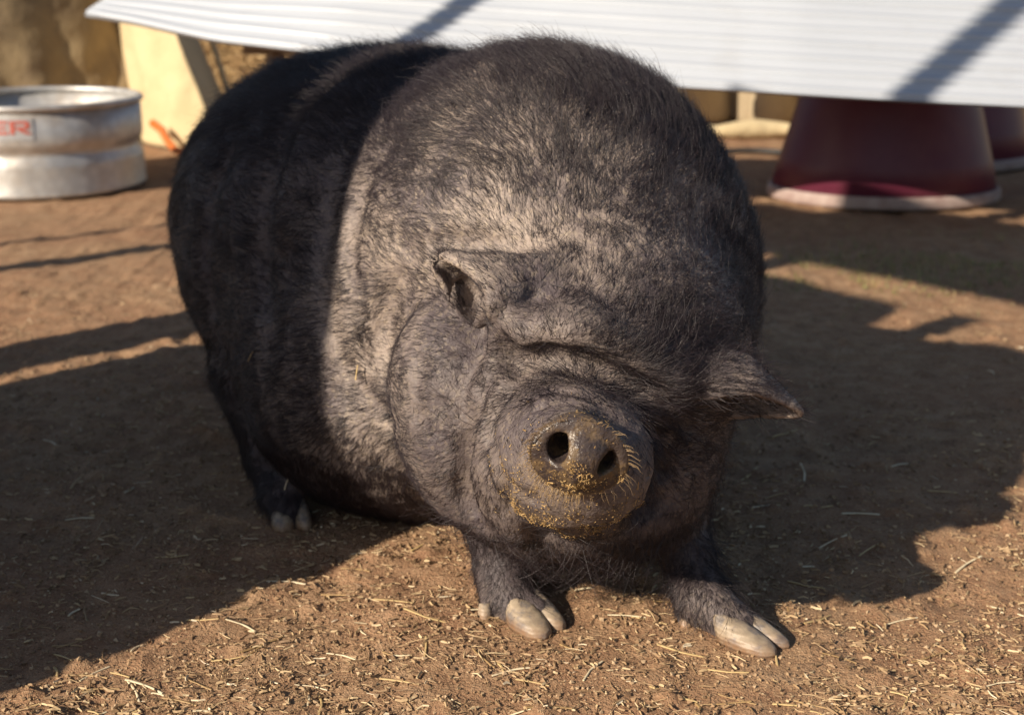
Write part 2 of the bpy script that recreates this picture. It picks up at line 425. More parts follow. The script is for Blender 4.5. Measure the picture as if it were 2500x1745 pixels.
# hair
mh = NT('pig_bristle'); mh.base((.022, .015, .018)); mh.set(Roughness=.42); mh.b.inputs['Specular IOR Level'].default_value = .45
tri = np.concatenate([F[:, [0, 1, 2]], F[:, [0, 2, 3]]]); A, B, D = V[tri[:, 0]], V[tri[:, 1]], V[tri[:, 2]]
ar = np.linalg.norm(np.cross(B-A, D-A), axis=1)/2; ctr = (A+B+D)/3
tocam = np.array([0, 0, CAM_H])-ctr; tocam /= np.linalg.norm(tocam, axis=1)[:, None]
nt = Nn[tri[:, 0]]; facing = (nt*tocam).sum(1)
w = ar*np.where(facing > -.25, 1, .25)
w *= np.clip((np.linalg.norm((ctr-SNO)@SR*np.array([1/.058, 1/.05, 1/.052]), axis=1)-1.0)*2, 0, 1)
w *= np.where(ctr[:, 1] < 1.43, .35, np.where(ctr[:, 1] < 1.62, .80, 1.0))
w *= np.where((ctr[:, 2] < .13) & (ctr[:, 1] > 1.46), 2.2, 1.0)
w *= np.where(ctr[:, 2] < .012, 0, 1)
w *= 1+.5*vnoise(ctr, .03, 5)
def grow(n, length, rad, lift, seed, wgt, jit=.26, npt=5, curl=.25):
    r = np.random.default_rng(seed); pk = r.choice(len(tri), n, p=wgt/wgt.sum())
    u = r.random(n); v = r.random(n); fl = u+v > 1; u[fl] = 1-u[fl]; v[fl] = 1-v[fl]
    P = A[pk]+(B[pk]-A[pk])*u[:, None]+(D[pk]-A[pk])*v[:, None]
    N = Nn[tri[pk, 0]]
    src = at(1440, 1000, 1.50)                              # the coat runs back from the face
    fl_ = (P-src); fl_ /= np.linalg.norm(fl_, axis=1)[:, None]
    bd = smooth01(P[:, 1], 1.55, 1.9)[:, None]
    fl_ = fl_*(1-.6*bd)+(-AX)*bd*.9
    side = smooth01(.45-P[:, 2], 0, .3)[:, None]*smooth01(P[:, 1], 1.6, 1.8)[:, None]
    fl_ = fl_+np.array([0, 0, -.7])*side
    low = (P[:, 2] < .12)[:, None]; fl_ = np.where(low, fl_*.3+np.array([0, 0, -1.0]), fl_)
    sw = np.stack([vnoise(P, .07, 11), vnoise(P, .07, 12), vnoise(P, .07, 13)], 1)
    cl = np.stack([vnoise(P, .016, 14), vnoise(P, .016, 15), vnoise(P, .016, 16)], 1)
    T = fl_+sw*.55+cl*.5+r.normal(0, jit, (n, 3))
    T -= N*(T*N).sum(1)[:, None]; T /= np.linalg.norm(T, axis=1)[:, None]+1e-6
    ln = length(P, N)*r.uniform(.55, 1.3, n); lf = lift(P, N)*r.uniform(.6, 1.4, n)
    bend = r.normal(0, curl, (n, 3))
    ts = np.linspace(0, 1, npt); rv = r.choice([.75, 1.0, 1.6], n, p=[.4, .4, .2])
    pts = np.empty((n, npt, 3), np.float32); rd = np.empty((n, npt), np.float32)
    for i, t in enumerate(ts):
        d = T*(t+.0)+N*(lf*(t-.55*t*t))[:, None]+bend*(.5*t*t)
        pts[:, i] = P+d*ln[:, None]-N*.0006; rd[:, i] = rad*rv*(1-.75*t)
    # keep the bristles out of the skin and off the ground
    pts[:, :, 2] = np.maximum(pts[:, :, 2], .002)
    return pts, rd
def crest(P): return smooth01(P[:, 2], .45, .62)
def len1(P, N): return .016+.010*crest(P)+.010*smooth01(P[:, 1], 1.5, 1.85)-.006*(np.linalg.norm(P-SNO, axis=1) < .17)-.004*(P[:, 2] < .14)
def lift1(P, N): return .22+.35*crest(P)+.25*smooth01(P[:, 0], .1, .3)*(P[:, 2] > .2)
sets = [grow(195000, len1, .00020, lift1, 21, w),
        grow(14000, lambda P, N: .030+.012*crest(P), .00021, lambda P, N: .55+.3*crest(P), 22, w*np.where((ctr[:, 0] > .02) | (ctr[:, 2] > .5), 1, .12), .45),
        grow(4200, lambda P, N: .028+0*P[:, 0], .00022, lambda P, N: .8+0*P[:, 0], 23, w*np.exp(-(np.minimum(np.linalg.norm(ctr-at(1620, 900, 1.53), axis=1), np.linalg.norm(ctr-at(1420, 1000, 1.49), axis=1)*1.5)/.09)**2), .5),
        grow(900, lambda P, N: .045+0*P[:, 0], .0002, lambda P, N: .9+0*P[:, 0], 24, w*np.where((ctr[:, 2] < .13) & (ctr[:, 1] < 1.62) & (ctr[:, 2] > .05), 1, .0), .6, 6, .5)]
def hair_obj(name, sets, mat, parent, off):
    h = bpy.data.hair_curves.new(name)
    pos = np.concatenate([p.reshape(-1, 3) for p, r in sets])-off; rad = np.concatenate([r.reshape(-1) for p, r in sets])
    sizes = sum([[p.shape[1]]*p.shape[0] for p, r in sets], [])
    h.add_curves(sizes)
    h.attributes['position'].data.foreach_set('vector', pos.astype(np.float32).ravel())
    ra = h.attributes.get('radius') or h.attributes.new('radius', 'FLOAT', 'POINT')
    ra.data.foreach_set('value', rad.astype(np.float32)); h.materials.append(mat)
    o = bpy.data.objects.new(name, h); C.objects.link(o); o.parent = parent; o['kind'] = 'stuff'; return o
hair_obj('hair', sets, mh.m, pig, PO)

# hooves
mhoof = NT('pig_hoof'); s = mhoof; co2 = s.coord()
st = s.ramp(s.noise(55, 5, .6), [(.34, (.40, .32, .23)), (.50, (.32, .25, .18)), (.60, (.20, .17, .15)), (.72, (.13, .115, .11))])
band = s.n('TexWave', bands_direction='Z'); band.inputs['Scale'].default_value = 60; band.inputs['Distortion'].default_value = 3; s.l(s.coord(), band.inputs['Vector'])
s.set(Roughness=.5); zz = s.n('SeparateXYZ'); s.l(co2, zz.inputs[0]); dirt = s.math('MULTIPLY', s.ramp(zz.outputs[2], [(.004, 1.0), (.016, 0.0)]), s.ramp(s.noise(90, 4, .7), [(.3, 0.2), (.6, 1.0)])); s.base(s.mix(dirt, s.mix(.15, st, band.outputs['Color'], 'MULTIPLY'), (.24, .14, .08)))
b1 = s.bump(band.outputs['Fac'], .3, .0012); s.bump(s.noise(120, 4, .7), .5, .0015, b1)
def toe(tip, fdir, L, W, H, lean=.55, z0=-.004, splay=0.0):
    f = np.array([fdir[0], fdir[1], 0.0]); f /= np.linalg.norm(f)
    ca, sa = math.cos(splay), math.sin(splay); f = np.array([f[0]*ca-f[1]*sa, f[0]*sa+f[1]*ca, 0]); sd_ = np.array([f[1], -f[0], 0])
    tip = np.array([tip[0], tip[1], 0]); heel = tip-f*L
    V, Fc = [], []; n, m = 14, 18
    for i in range(n+1):
        t = i/n; x = L*t; wd = W*(max(1-t**3.2, 0)**.5*.96+.04)*(.86+.14*min(1, t*4)); h = H*(1-.80*t**1.25)*(1 if t < .93 else .86 if t < .99 else .6)
        for j in range(m):
            a = 2*math.pi*j/m; cx = math.copysign(abs(math.cos(a))**.75, math.cos(a))*wd; cz = (abs(math.sin(a))**.8*h if math.sin(a) > 0 else -.004)
            V.append(heel+f*(x-lean*max(cz, 0)*(1-t*.7))+sd_*cx*(1-.18*max(cz, 0)/H)+np.array([0, 0, cz+.002+z0*0]))
    for i in range(n):
        for j in range(m):
            k = (j+1) % m; Fc.append((i*m+j, i*m+k, (i+1)*m+k, (i+1)*m+j))
    Fc.append(tuple(range(m))[::-1]); Fc.append(tuple(n*m+j for j in range(m)))
    return V, Fc
def hoof(tip_px, fdir, L, W, H, **kw):
    v, f = toe(gp(*tip_px), fdir, L, W, H, **kw); mesh_obj('hoof', np.array(v)-PO, [q[::-1] for q in f], mhoof.m, pig)
hoof((1332, 1562), (.50, -.86), .060, .0225, .031)
hoof((1374, 1541), (.56, -.83), .056, .0170, .031)
hoof((1893, 1604), (.70, -.71), .068, .0220, .031)
hoof((1927, 1584), (.72, -.69), .060, .0155, .029)
hoof((690, 1302), (.10, -.99), .070, .0205, .046)
hoof((750, 1298), (.35, -.93), .062, .0150, .042)
mdew = mhoof
def dew(a, b, r0, r1):
    v, f = tube_geo([a, a+(b-a)*.35, a+(b-a)*.75, b, b+(b-a)*.06], [r0*.8, r0, (r0+r1)/2, r1, r1*.3], 10); mesh_obj('dewclaw', np.array(v)-PO, f, mhoof.m, pig)
dew(at(1184, 1472, 1.578), at(1186, 1530, 1.566), .0095, .0068)
dew(at(1676, 1505, 1.556), at(1672, 1554, 1.548), .0085, .0055)
dew(at(655, 1215, 1.91), at(655, 1262, 1.885), .010, .007)
for k, (x, y) in enumerate(((-.012, 2.10), (.022, 2.12))):
    v, f = toe((x, y), (.3, -.95), .055, .0165, .038); mesh_obj('hoof', np.array(v)-PO, [q[::-1] for q in f], mhoof.m, pig)

# feed stuck to the snout and lips
mfeed = NT('dry_feed'); mfeed.base(mfeed.ramp(mfeed.n('NewGeometry').outputs['Random Per Island'], [(0, (.20, .12, .045)), (.5, (.36, .22, .08)), (1, (.56, .39, .18))])); mfeed.set(Roughness=.8)
r = np.random.default_rng(5)
below = ((V-SNO)@SR)[:, 2]
wt = mudv[F[:, 0]]*np.where((below[F[:, 0]] < .004) & (V[F[:, 0], 1] < 1.47), 1, .10)*(Nn[F[:, 0], 1] < .3)*(.10+np.clip(vnoise(V[F[:, 0]], .012, 31)*2.5, 0, 1))
lq = (V[F[:, 0]]-SNO)@SR
wt = wt*(1-((np.abs(np.abs(lq[:, 0])-.0238) < .0135) & (np.abs(lq[:, 2]-.005) < .0165)))
pk = r.choice(len(F), 4200, p=wt/wt.sum()); FV, FF = [], []
for q in pk:
    p = V[F[q]].mean(0)+r.normal(0, .0012, 3); nn = Nn[F[q, 0]]; d = r.normal(0, 1, 3); d -= nn*(d@nn)*.6; d /= np.linalg.norm(d)
    L = .0006*(.0042/.0006)**(r.random()**1.5)*(2.6 if r.random() < .05 else 1); sdv = np.cross(d, nn); sdv /= np.linalg.norm(sdv)+1e-6; wdt = r.uniform(.0003, .0008); o = len(FV)
    p = p+nn*.0006; up = np.cross(sdv, d)*wdt*.7
    FV += [p-d*L/2-sdv*wdt, p-d*L/2+sdv*wdt, p-d*L/2+up, p+d*L/2-sdv*wdt*.7, p+d*L/2+sdv*wdt*.7, p+d*L/2+up]
    FF += [(o, o+1, o+4, o+3), (o+1, o+2, o+5, o+4), (o+2, o, o+3, o+5), (o, o+2, o+1), (o+3, o+4, o+5)]
feed = mesh_obj('feed_crumbs', np.array(FV)-PO, FF, mfeed.m, pig, False); feed['kind'] = 'stuff'
# snout rim: short wet bristles hanging from the disc
rb = []
for k in range(260):
    a = r.uniform(-1.9, 1.0) if r.random() < .8 else r.uniform(0, 6.28)
    e = np.array([math.cos(a)*.049, -.002, math.sin(a)*.040]); o = SNO+SR@e; out = SR@np.array([math.cos(a), .35, math.sin(a)]); ln = r.uniform(.006, .014)
    ts = np.linspace(0, 1, 5); rb.append([o+out*ln*t+np.array([0, 0, -1])*ln*.5*t*t+r.normal(0, .0008, 3)*t for t in ts])
rb = np.array(rb, np.float32); rr = np.repeat((.00022*(1-.7*np.linspace(0, 1, 5)))[None], len(rb), 0)
mwh = NT('snout_bristle'); mwh.base((.30, .20, .10)); mwh.set(Roughness=.4)
hair_obj('snout_bristles', [(rb, rr)], mwh.m, pig, PO)
# ------------------------------------------------------------------ ground
def gh(x, y):
    P = np.stack([x, y, np.zeros_like(x)], 1)
    h = vnoise(P, .55, 40)*.010+vnoise(P+3.3, .17, 41)*.0055+vnoise(P+1.7, .06, 42)*.0048+vnoise(P+5.1, .024, 43)*.0034
    h += np.clip(vnoise(P+9.0, .035, 44)-.40, 0, 1)*.018
    pits = np.clip(vnoise(P+12.0, .11, 45)-.55, 0, 1)*-.030
    return (h+pits)*np.clip(1-(np.hypot(x, y-2)-6)/30, .2, 1)-.003
def axis(lo, hi, step, far_lo, far_hi, grow_=1.13):
    a = list(np.arange(lo, hi, step)); s_ = step
    while a[-1] < far_hi: s_ *= grow_; a.append(a[-1]+s_)
    s_ = step; b = []
    x = lo
    while x > far_lo: s_ *= grow_; x -= s_; b.append(x)
    return np.array(b[::-1]+a)
gx = axis(-1.35, 1.45, .0075, -400, 400); gy = axis(1.0, 2.9, .0075, -200, 900, 1.05)
nx, ny = len(gx), len(gy); GX, GY = np.meshgrid(gx, gy, indexing='ij'); GZ = gh(GX.ravel(), GY.ravel())
for fx, fy, fr in ((.02, 1.53, .07), (.05, 1.53, .06), (.28, 1.50, .08), (.22, 1.54, .05), (-.30, 1.87, .07), (-.26, 1.87, .06)):
    d2 = (GX.ravel()-fx)**2+(GY.ravel()-fy)**2; GZ *= 1-.85*np.exp(-d2/fr**2)
gv = np.stack([GX.ravel(), GY.ravel(), GZ], 1)
ii = (np.arange(nx-1)[:, None]*ny+np.arange(ny-1)[None]).ravel(); gf = np.stack([ii, ii+ny, ii+ny+1, ii+1], 1)
md = NT('dirt'); s = md
big = s.noise(2.2, 4, .6); mid = s.noise(22, 5, .65); fin = s.noise(240, 4, .7)
c = s.ramp(mid, [(.30, (.235, .132, .078)), (.50, (.345, .212, .122)), (.72, (.44, .290, .178))])
c = s.mix(s.ramp(big, [(.40, 0.0), (.65, .55)]), c, (.30, .150, .085))
c = s.mix(s.ramp(fin, [(.52, 0.0), (.68, .6)]), c, (.50, .36, .22))
c = s.mix(s.ramp(s.noise(95, 3, .6), [(.60, 0.0), (.70, .65)]), c, (.14, .080, .048))
s.base(c); s.set(Roughness=.95); s.b.inputs['Specular IOR Level'].default_value = .15
b1 = s.bump(mid, .5, .02); b2 = s.bump(s.noise(120, 4, .7), .7, .006, b1); s.bump(fin, .6, .003, b2)
ground = mesh_obj('ground', gv, gf, md.m); ground['kind'] = 'structure'
from bisect import bisect
def gz(x, y):
    i = int(np.clip(np.searchsorted(gx, x)-1, 0, nx-2)); j = int(np.clip(np.searchsorted(gy, y)-1, 0, ny-2)); Z = GZ.reshape(nx, ny)
    u = (x-gx[i])/(gx[i+1]-gx[i]); v = (y-gy[j])/(gy[j+1]-gy[j])
    return (Z[i, j]*(1-u)+Z[i+1, j]*u)*(1-v)+(Z[i, j+1]*(1-u)+Z[i+1, j+1]*u)*v
ZG = GZ.reshape(nx, ny)

# ------------------------------------------------------------------ litter on the ground
mst = NT('straw'); s = mst
oi = s.n('ObjectInfo').outputs['Random']; isl = s.n('NewGeometry').outputs['Random Per Island']
cst = s.ramp(isl, [(0, (.17, .10, .05)), (.50, (.32, .205, .105)), (.84, (.47, .335, .18)), (.96, (.58, .45, .27)), (1, (.70, .60, .44))])
s.base(s.mix(.35, cst, s.ramp(s.noise(400, 2), [(.3, .55), (.7, 1.0)]), 'MULTIPLY')); s.set(Roughness=.7)
def visible_pts(n, seed, ylo=380, pw=1.0):
    r = np.random.default_rng(seed); out = []
    while len(out) < n:
        px, py = r.uniform(-150, 2650, n), r.uniform(ylo, 1900, n)
        for a, b in zip(px, py):
            p = gp(a, b)
            if r.random() < min(1, (p[1]/2.0)**-pw*1.2) and len(out) < n: out.append(p)
    return out
def chips(n, seed, lmin, lmax, wmin, wmax, mat, name, label, cat, dens=0.0, ylo=700):
    r = np.random.default_rng(seed); Vv, Ff = [], []
    pts = np.array(visible_pts(n, seed, ylo)); dn = np.clip(.42+.55*vnoise(pts*np.array([1, 1, 0]), .26, 60)+.45*vnoise(pts*np.array([1, 1, 0]), .07, 61), .06, 1.2); keep = r.random(len(pts)) < (1-dens)+dens*dn
    for p in pts[keep]:
        a = r.uniform(0, 6.28); L = lmin*(lmax/lmin)**(r.random()**1.6); wd = r.uniform(wmin, wmax)*min(1, .4+L/.01); ti = r.normal(0, .12)
        d = np.array([math.cos(a), math.sin(a), ti]); sd_ = np.array([-math.sin(a), math.cos(a), r.normal(0, .4)])
        z = gz(p[0], p[1])+.0006+wd*.5+abs(ti)*L*.4; q = np.array([p[0], p[1], z]); up = np.array([0, 0, wd*.8]); o = len(Vv); bnd = np.array([0, 0, r.normal(0, .06)*L])+sd_*r.normal(0, .08)*L
        for t, sc in ((-.5, .8), (0, 1.0), (.5, .75)):
            cc = q+d*L*t+(bnd if t == 0 else 0)
            Vv += [cc-sd_*wd*.5*sc, cc+sd_*wd*.5*sc, cc+up*sc]
        for k in (0, 3): Ff += [(o+k, o+k+1, o+k+4, o+k+3), (o+k+1, o+k+2, o+k+5, o+k+4), (o+k+2, o+k, o+k+3, o+k+5)]
        Ff += [(o, o+2, o+1), (o+6, o+7, o+8)]
    return tag(mesh_obj(name, Vv, Ff, mat, None, False), label, cat, None, 'stuff')
chips(28000, 71, .0022, .016, .0009, .0030, mst.m, 'straw_litter', 'fine chopped straw and chaff strewn over the brown dirt', 'straw', 1.0)
chips(8000, 72, .008, .030, .0007, .0014, mst.m, 'hay_wisps', 'thin dry hay wisps trodden into the brown dirt', 'hay', 1.0)
# clods and grit
mcl = NT('clod'); mcl.base(mcl.ramp(mcl.n('NewGeometry').outputs['Random Per Island'], [(0, (.17, .10, .055)), (.6, (.33, .21, .115)), (1, (.44, .32, .20))])); mcl.set(Roughness=.95)
OCT = [(1,0,0),(-1,0,0),(0,1,0),(0,-1,0),(0,0,1),(0,0,-1)]; OF = [(0,2,4),(2,1,4),(1,3,4),(3,0,4),(2,0,5),(1,2,5),(3,1,5),(0,3,5)]
def grit(n, seed, a, b, ylo):
    r = np.random.default_rng(seed); Vv, Ff = [], []
    for p in visible_pts(n, seed, ylo):
        sz = a*(b/a)**(r.random()**2.5); o = len(Vv); z = gz(p[0], p[1])+sz*.25; R_ = rotm(*r.uniform(0, 360, 3))
        for v in OCT: Vv.append(np.array([p[0], p[1], z])+(R_@(np.array(v)*r.uniform(.6, 1.15, 3)*sz))*np.array([1, 1, .75]))
        Ff += [tuple(i+o for i in f) for f in OF]
    return tag(mesh_obj('dirt_clods', Vv, Ff, mcl.m, None, False), 'small loose clods and grit lying on the brown dirt', 'dirt', None, 'stuff')
grit(24000, 73, .0009, .0050, 700)
# larger single stalks: three tones, straight or bent, long or short
def stalk_mat(tone, c0, c1):
    t = NT('straw_'+tone); t.base(t.mix(.4, t.ramp(t.noise(60, 3), [(.3, c0), (.7, c1)]), t.ramp(t.noise(300, 3), [(.3, .5), (.7, 1.0)]), 'MULTIPLY')); t.set(Roughness=.6); return t.m
TONES = {'brown': stalk_mat('brown', (.30, .19, .08), (.42, .27, .12)), 'golden': stalk_mat('golden', (.50, .35, .15), (.64, .47, .23)), 'pale': stalk_mat('pale', (.66, .54, .34), (.80, .69, .48))}
def stalk_mesh(seed, tone, bent, long_):
    r = np.random.default_rng(seed); L = r.uniform(.042, .055) if long_ else r.uniform(.018, .026); n = 7; bx_ = r.normal(0, .05); kink = r.choice([-1, 1])*r.uniform(.30, .55) if bent else r.normal(0, .03)
    pts = [np.array([L*(t-.5), bx_*L*(t-.5)**2*4+(kink*L*(t-.55) if t > .55 else 0), .0004*math.sin(t*3)]) for t in np.linspace(0, 1, n)]
    v, f = tube_geo(pts, [r.uniform(.0013, .0020)*(1-.25*t) for t in np.linspace(0, 1, n)], 6)
    v = [np.array([q[0], q[1], q[2]*.6]) for q in v]
    m = bpy.data.meshes.new('straw_stalk'); m.from_pydata([tuple(q) for q in v], [], f); m.materials.append(TONES[tone]); return m
SM = [(stalk_mesh(200+i, tn, bt, lg), tn, 'bent' if bt else 'straight', 'long' if lg else 'short') for i, (tn, bt, lg) in enumerate([(tn, bt, lg) for lg in (1, 0) for bt in (0, 1) for tn in ('golden', 'pale', 'brown')])]
r = np.random.default_rng(77)
spots = [(300, 1640, -30), (355, 1668, -32), (245, 1675, 5), (490, 1512, -25), (590, 1520, -15), (180, 1560, 40), (155, 1600, -45), (330, 1680, -60), (440, 1705, -20), (560, 1600, -5), (760, 1670, -4), (640, 1570, 55),
         (1585, 1520, -22), (1530, 1510, -12), (1600, 1480, 12), (1660, 1590, -30), (1250, 1640, 30), (1180, 1615, -50), (1300, 1665, -18), (1290, 1730, 4), (1340, 1725, 8), (1775, 1640, -25), (1850, 1560, -3), (1800, 1700, -20),
         (2120, 1330, 45), (2360, 1375, 40), (870, 1390, -30), (1640, 1690, -40), (640, 1655, -12), (480, 1660, -28), (960, 1480, -10), (2200, 1500, 20), (2050, 1600, -15), (420, 1350, 0), (700, 1420, -5), (820, 1450, -18), (2300, 1200, -10), (2100, 1250, 5), (530, 1190, -20)]
for k in range(95):
    px, py = r.uniform(0, 2500), 1745-r.random()**1.4*750
    spots.append((px, py, r.uniform(-90, 90)))
for k, (px, py, an) in enumerate(spots):
    p = gp(px, py); ms, tone, shape, size = SM[k % 12 if k > 38 else k % 6]; o = bpy.data.objects.new('straw_stalk', ms); C.objects.link(o)
    sc = r.uniform(.75, 1.1); e = Vector((math.cos(math.radians(an))*.02, math.sin(math.radians(an))*.02))
    z1, z0 = gz(p[0]+e.x, p[1]+e.y), gz(p[0]-e.x, p[1]-e.y)
    o.location = (p[0], p[1], (z0+z1)/2+.0012); o.rotation_euler = (0, -math.atan2(z1-z0, .04), math.radians(an)); o.scale = (sc, sc, sc)
    dn_ = -math.sin(SUN_AZ)*p[0]+math.cos(SUN_AZ)*p[1]
    hf = min((math.hypot(p[0]-x_, p[1]-y_), nm_) for x_, y_, nm_ in ((.03, 1.54, "the pig's upright front hoof"), (.29, 1.50, "the pig's splayed front hoof"), (-.30, 1.87, "the pig's hind hoof")))
    if hf[0] < .16: where = 'on the dirt beside '+hf[1]
    elif dn_ > 1.44 and p[0] < 0: where = "on the shaded dirt beside the pig's flank"
    elif p[0] > .34 and py < 1480: where = "in the pig's own shadow on the dirt"
    else: where = 'on the sunlit dirt before the pig'
    tag(o, f'{size} {shape} {tone} straw stalk lying {where}', 'straw', 'straw stalks scattered on the dirt')
for k, (px, py, an) in enumerate(((872, 908, 80), (700, 1180, 70), (615, 865, 60))):      # bits caught in the coat
    p = hit(px, py)+np.array([0, -.006, .001]); o = bpy.data.objects.new('straw_stalk', SM[6+k][0]); C.objects.link(o)
    o.location = tuple(p); o.rotation_euler = (0, -math.radians(an), .3); o.scale = (.8, .8, .8)
    tag(o, 'short '+SM[6+k][1]+" straw stalk caught in the dark coat of the pig's flank", 'straw', "straw bits caught in the pig's coat")
# sparse short grass where the ground catches the sun
mg = NT('grass'); mg.base(mg.ramp(mg.n('NewGeometry').outputs['Random Per Island'], [(0, (.10, .12, .03)), (.6, (.22, .22, .07)), (1, (.42, .34, .15))])); mg.set(Roughness=.6)
Vv, Ff = [], []
for k in range(2600):
    px, py = r.uniform(1780, 2560), r.normal(655, 38); p = gp(px, py)
    if vnoise(np.array([[p[0], p[1], 0]]), .16, 66)[0] < -.05: continue
    h = r.uniform(.006, .022); a = r.uniform(0, 6.28); d = np.array([math.cos(a), math.sin(a), 0])*.0012; ln = r.normal(0, .6, 2)*h; z = gz(p[0], p[1])-.001; q = np.array([p[0], p[1], z]); o = len(Vv)
    Vv += [q-d, q+d, q+np.array([ln[0]*.4, ln[1]*.4, h*.6])+d*.6, q+np.array([ln[0]*.4, ln[1]*.4, h*.6])-d*.6, q+np.array([ln[0], ln[1], h])]
    Ff += [(o, o+1, o+2, o+3), (o+3, o+2, o+4)]
tag(mesh_obj('grass', Vv, Ff, mg.m, None, False), 'sparse short green grass growing in front of the maroon hut', 'grass', None, 'stuff')
# ------------------------------------------------------------------ galvanised stock tank
mz = NT('galvanised_steel'); s = mz
sp = s.n('TexVoronoi'); sp.inputs['Scale'].default_value = 28; s.l(s.coord(), sp.inputs['Vector'])
c = s.ramp(sp.outputs['Distance'], [(.0, (.62, .61, .59)), (.8, (.46, .45, .44))])
c = s.mix(s.ramp(s.noise(7, 5, .6), [(.50, 0.0), (.72, .55)]), c, (.40, .31, .22))
s.base(c); s.set(Metallic=.6, Roughness=.45); s.bump(s.noise(6, 3), .25, .02)
TX, TY, TR, TH = -1.63, 4.91, .352, .292
tank = empty('stock_tank', (TX, TY, 0)); tag(tank, 'round galvanised metal water tank with red lettering, beside the canvas cover', 'water tank')
def lathe(prof, n=72):
    V, F_ = [], []
    for r_, z in prof:
        for i in range(n): a = 2*math.pi*i/n; V.append((r_*math.cos(a), r_*math.sin(a), z))
    for k in range(len(prof)-1):
        for i in range(n): j = (i+1) % n; F_.append((k*n+i, k*n+j, (k+1)*n+j, (k+1)*n+i))
    return V, F_
prof = [(.0, .004), (TR-.012, .004), (TR-.002, .0), (TR+.002, .008), (TR, .014), (TR-.001, .095), (TR-.003, .112), (TR-.013, .128), (TR-.016, .140), (TR-.013, .152), (TR-.003, .164), (TR-.001, .180), (TR-.002, TH-.012),
        (TR-.0045, TH-.012), (TR-.0045, .182), (TR-.017, .152), (TR-.019, .140), (TR-.017, .128), (TR-.0045, .110), (TR-.0045, .016), (.0, .012)]
mesh_obj('wall', *lathe(prof), mz.m, tank)
mesh_obj('rim', *lathe([(TR-.002+.011*math.cos(a), TH-.002+.011*math.sin(a)) for a in np.linspace(0, 2*math.pi, 13)]), mz.m, tank)
mlab = NT('tank_label'); mlab.base(mlab.ramp(mlab.noise(40, 3), [(.3, (.36, .36, .37)), (.7, (.44, .44, .45))])); mlab.set(Roughness=.5, Metallic=.2)
mred = NT('tank_lettering'); mred.base((.48, .12, .09)); mred.set(Roughness=.5)
def wrap(verts, faces, name, mat, parent, r_, phi0):      # flat x,z laid round the tank wall
    V = [((r_+y)*math.sin(phi0+x/r_), -(r_+y)*math.cos(phi0+x/r_), z) for x, y, z in verts]
    return mesh_obj(name, V, faces, mat, parent, False)
def cells(x0, x1, z0, z1, y0, y1, nx_=12):
    V, F_ = [], []
    for i in range(nx_+1):
        x = x0+(x1-x0)*i/nx_; V += [(x, y0, z0), (x, y1, z0), (x, y1, z1), (x, y0, z1)]
    for i in range(nx_):
        a = i*4; b = a+4
        for k in range(4): l = (k+1) % 4; F_.append((a+k, a+l, b+l, b+k))
    F_ += [(0, 3, 2, 1), (nx_*4, nx_*4+1, nx_*4+2, nx_*4+3)]
    return V, F_
PH0 = .278
lab = wrap(*cells(-.145, .003, .192, .262, -.001, .0012, 16), 'label', mlab.m, tank, TR, PH0)
def letter(strokes, x0, wd, h, z0):
    gs = []
    for (a, b, c_, d) in strokes: gs.append(cells(x0+a*wd, x0+b*wd, z0+c_*h, z0+d*h, .0012, .0030, 4))
    return merge(*gs)
Estk = [(0, .22, 0, 1), (.25, 1, .80, 1), (.25, .9, .41, .59), (.25, 1, 0, .2)]
Rstk = [(0, .22, 0, 1), (.25, .92, .80, 1), (.25, .92, .38, .56), (.78, 1, .5, .86), (.45, .70, .20, .36), (.62, .88, .09, .24), (.78, 1.04, 0, .12)]
lo_ = np.array
for stk, x0 in ((Estk, -.135), (Rstk, -.068)):
    v, f = letter(stk, x0, .060, .042, .212); wrap(v, f, 'letter', mred.m, lab, TR, PH0)

# ------------------------------------------------------------------ maroon huts
mm = NT('maroon_plastic'); s = mm
s.base(s.mix(s.ramp(s.noise(9, 5, .6), [(.45, 0.0), (.75, .5)]), (.100, .014, .034), (.15, .042, .05))); s.set(Roughness=.45); s.bump(s.noise(14, 3), .15, .01)
mfl = NT('weathered_flange'); mfl.base(mfl.ramp(mfl.noise(18, 4), [(.35, (.38, .30, .27)), (.65, (.27, .19, .17))])); mfl.set(Roughness=.8)
def hut(x, y, rb, sy, H, label, rz):
    h = empty('shelter_hut', (x, y, 0), rz); tag(h, label, 'hut', 'maroon huts under the corrugated sheet')
    def el(pr): v, f = lathe(pr, 64); return [(a, b*sy, c_) for a, b, c_ in v], f
    tp = .265
    mesh_obj('shell', *el([(rb-.006, .028), (rb, .03), (rb-tp*.1, .13), (rb-tp*.31/1.0*1.0, .33), (rb-tp*.52, H-.05), (rb-tp*.60, H-.015), (rb-tp*.78, H), (.0, H+.004), (.0, H-.004), (rb-tp*.8, H-.010), (rb-.02, .035), (rb-.006, .028)]), mm.m, h)
    mesh_obj('flange', *el([(rb-.015, .006), (rb+.008, .0), (rb+.012, .008), (rb+.010, .030), (rb+.004, .040), (rb-.010, .040), (rb-.015, .006)]), mfl.m, h)
    return h
hut(1.222, 4.66, .368, .78, .64, 'maroon plastic hut with a pale chipped flange, nearer the pig', 0)
hut(1.66, 5.42, .33, .8, .64, 'maroon plastic hut standing half hidden behind another maroon hut', .4)

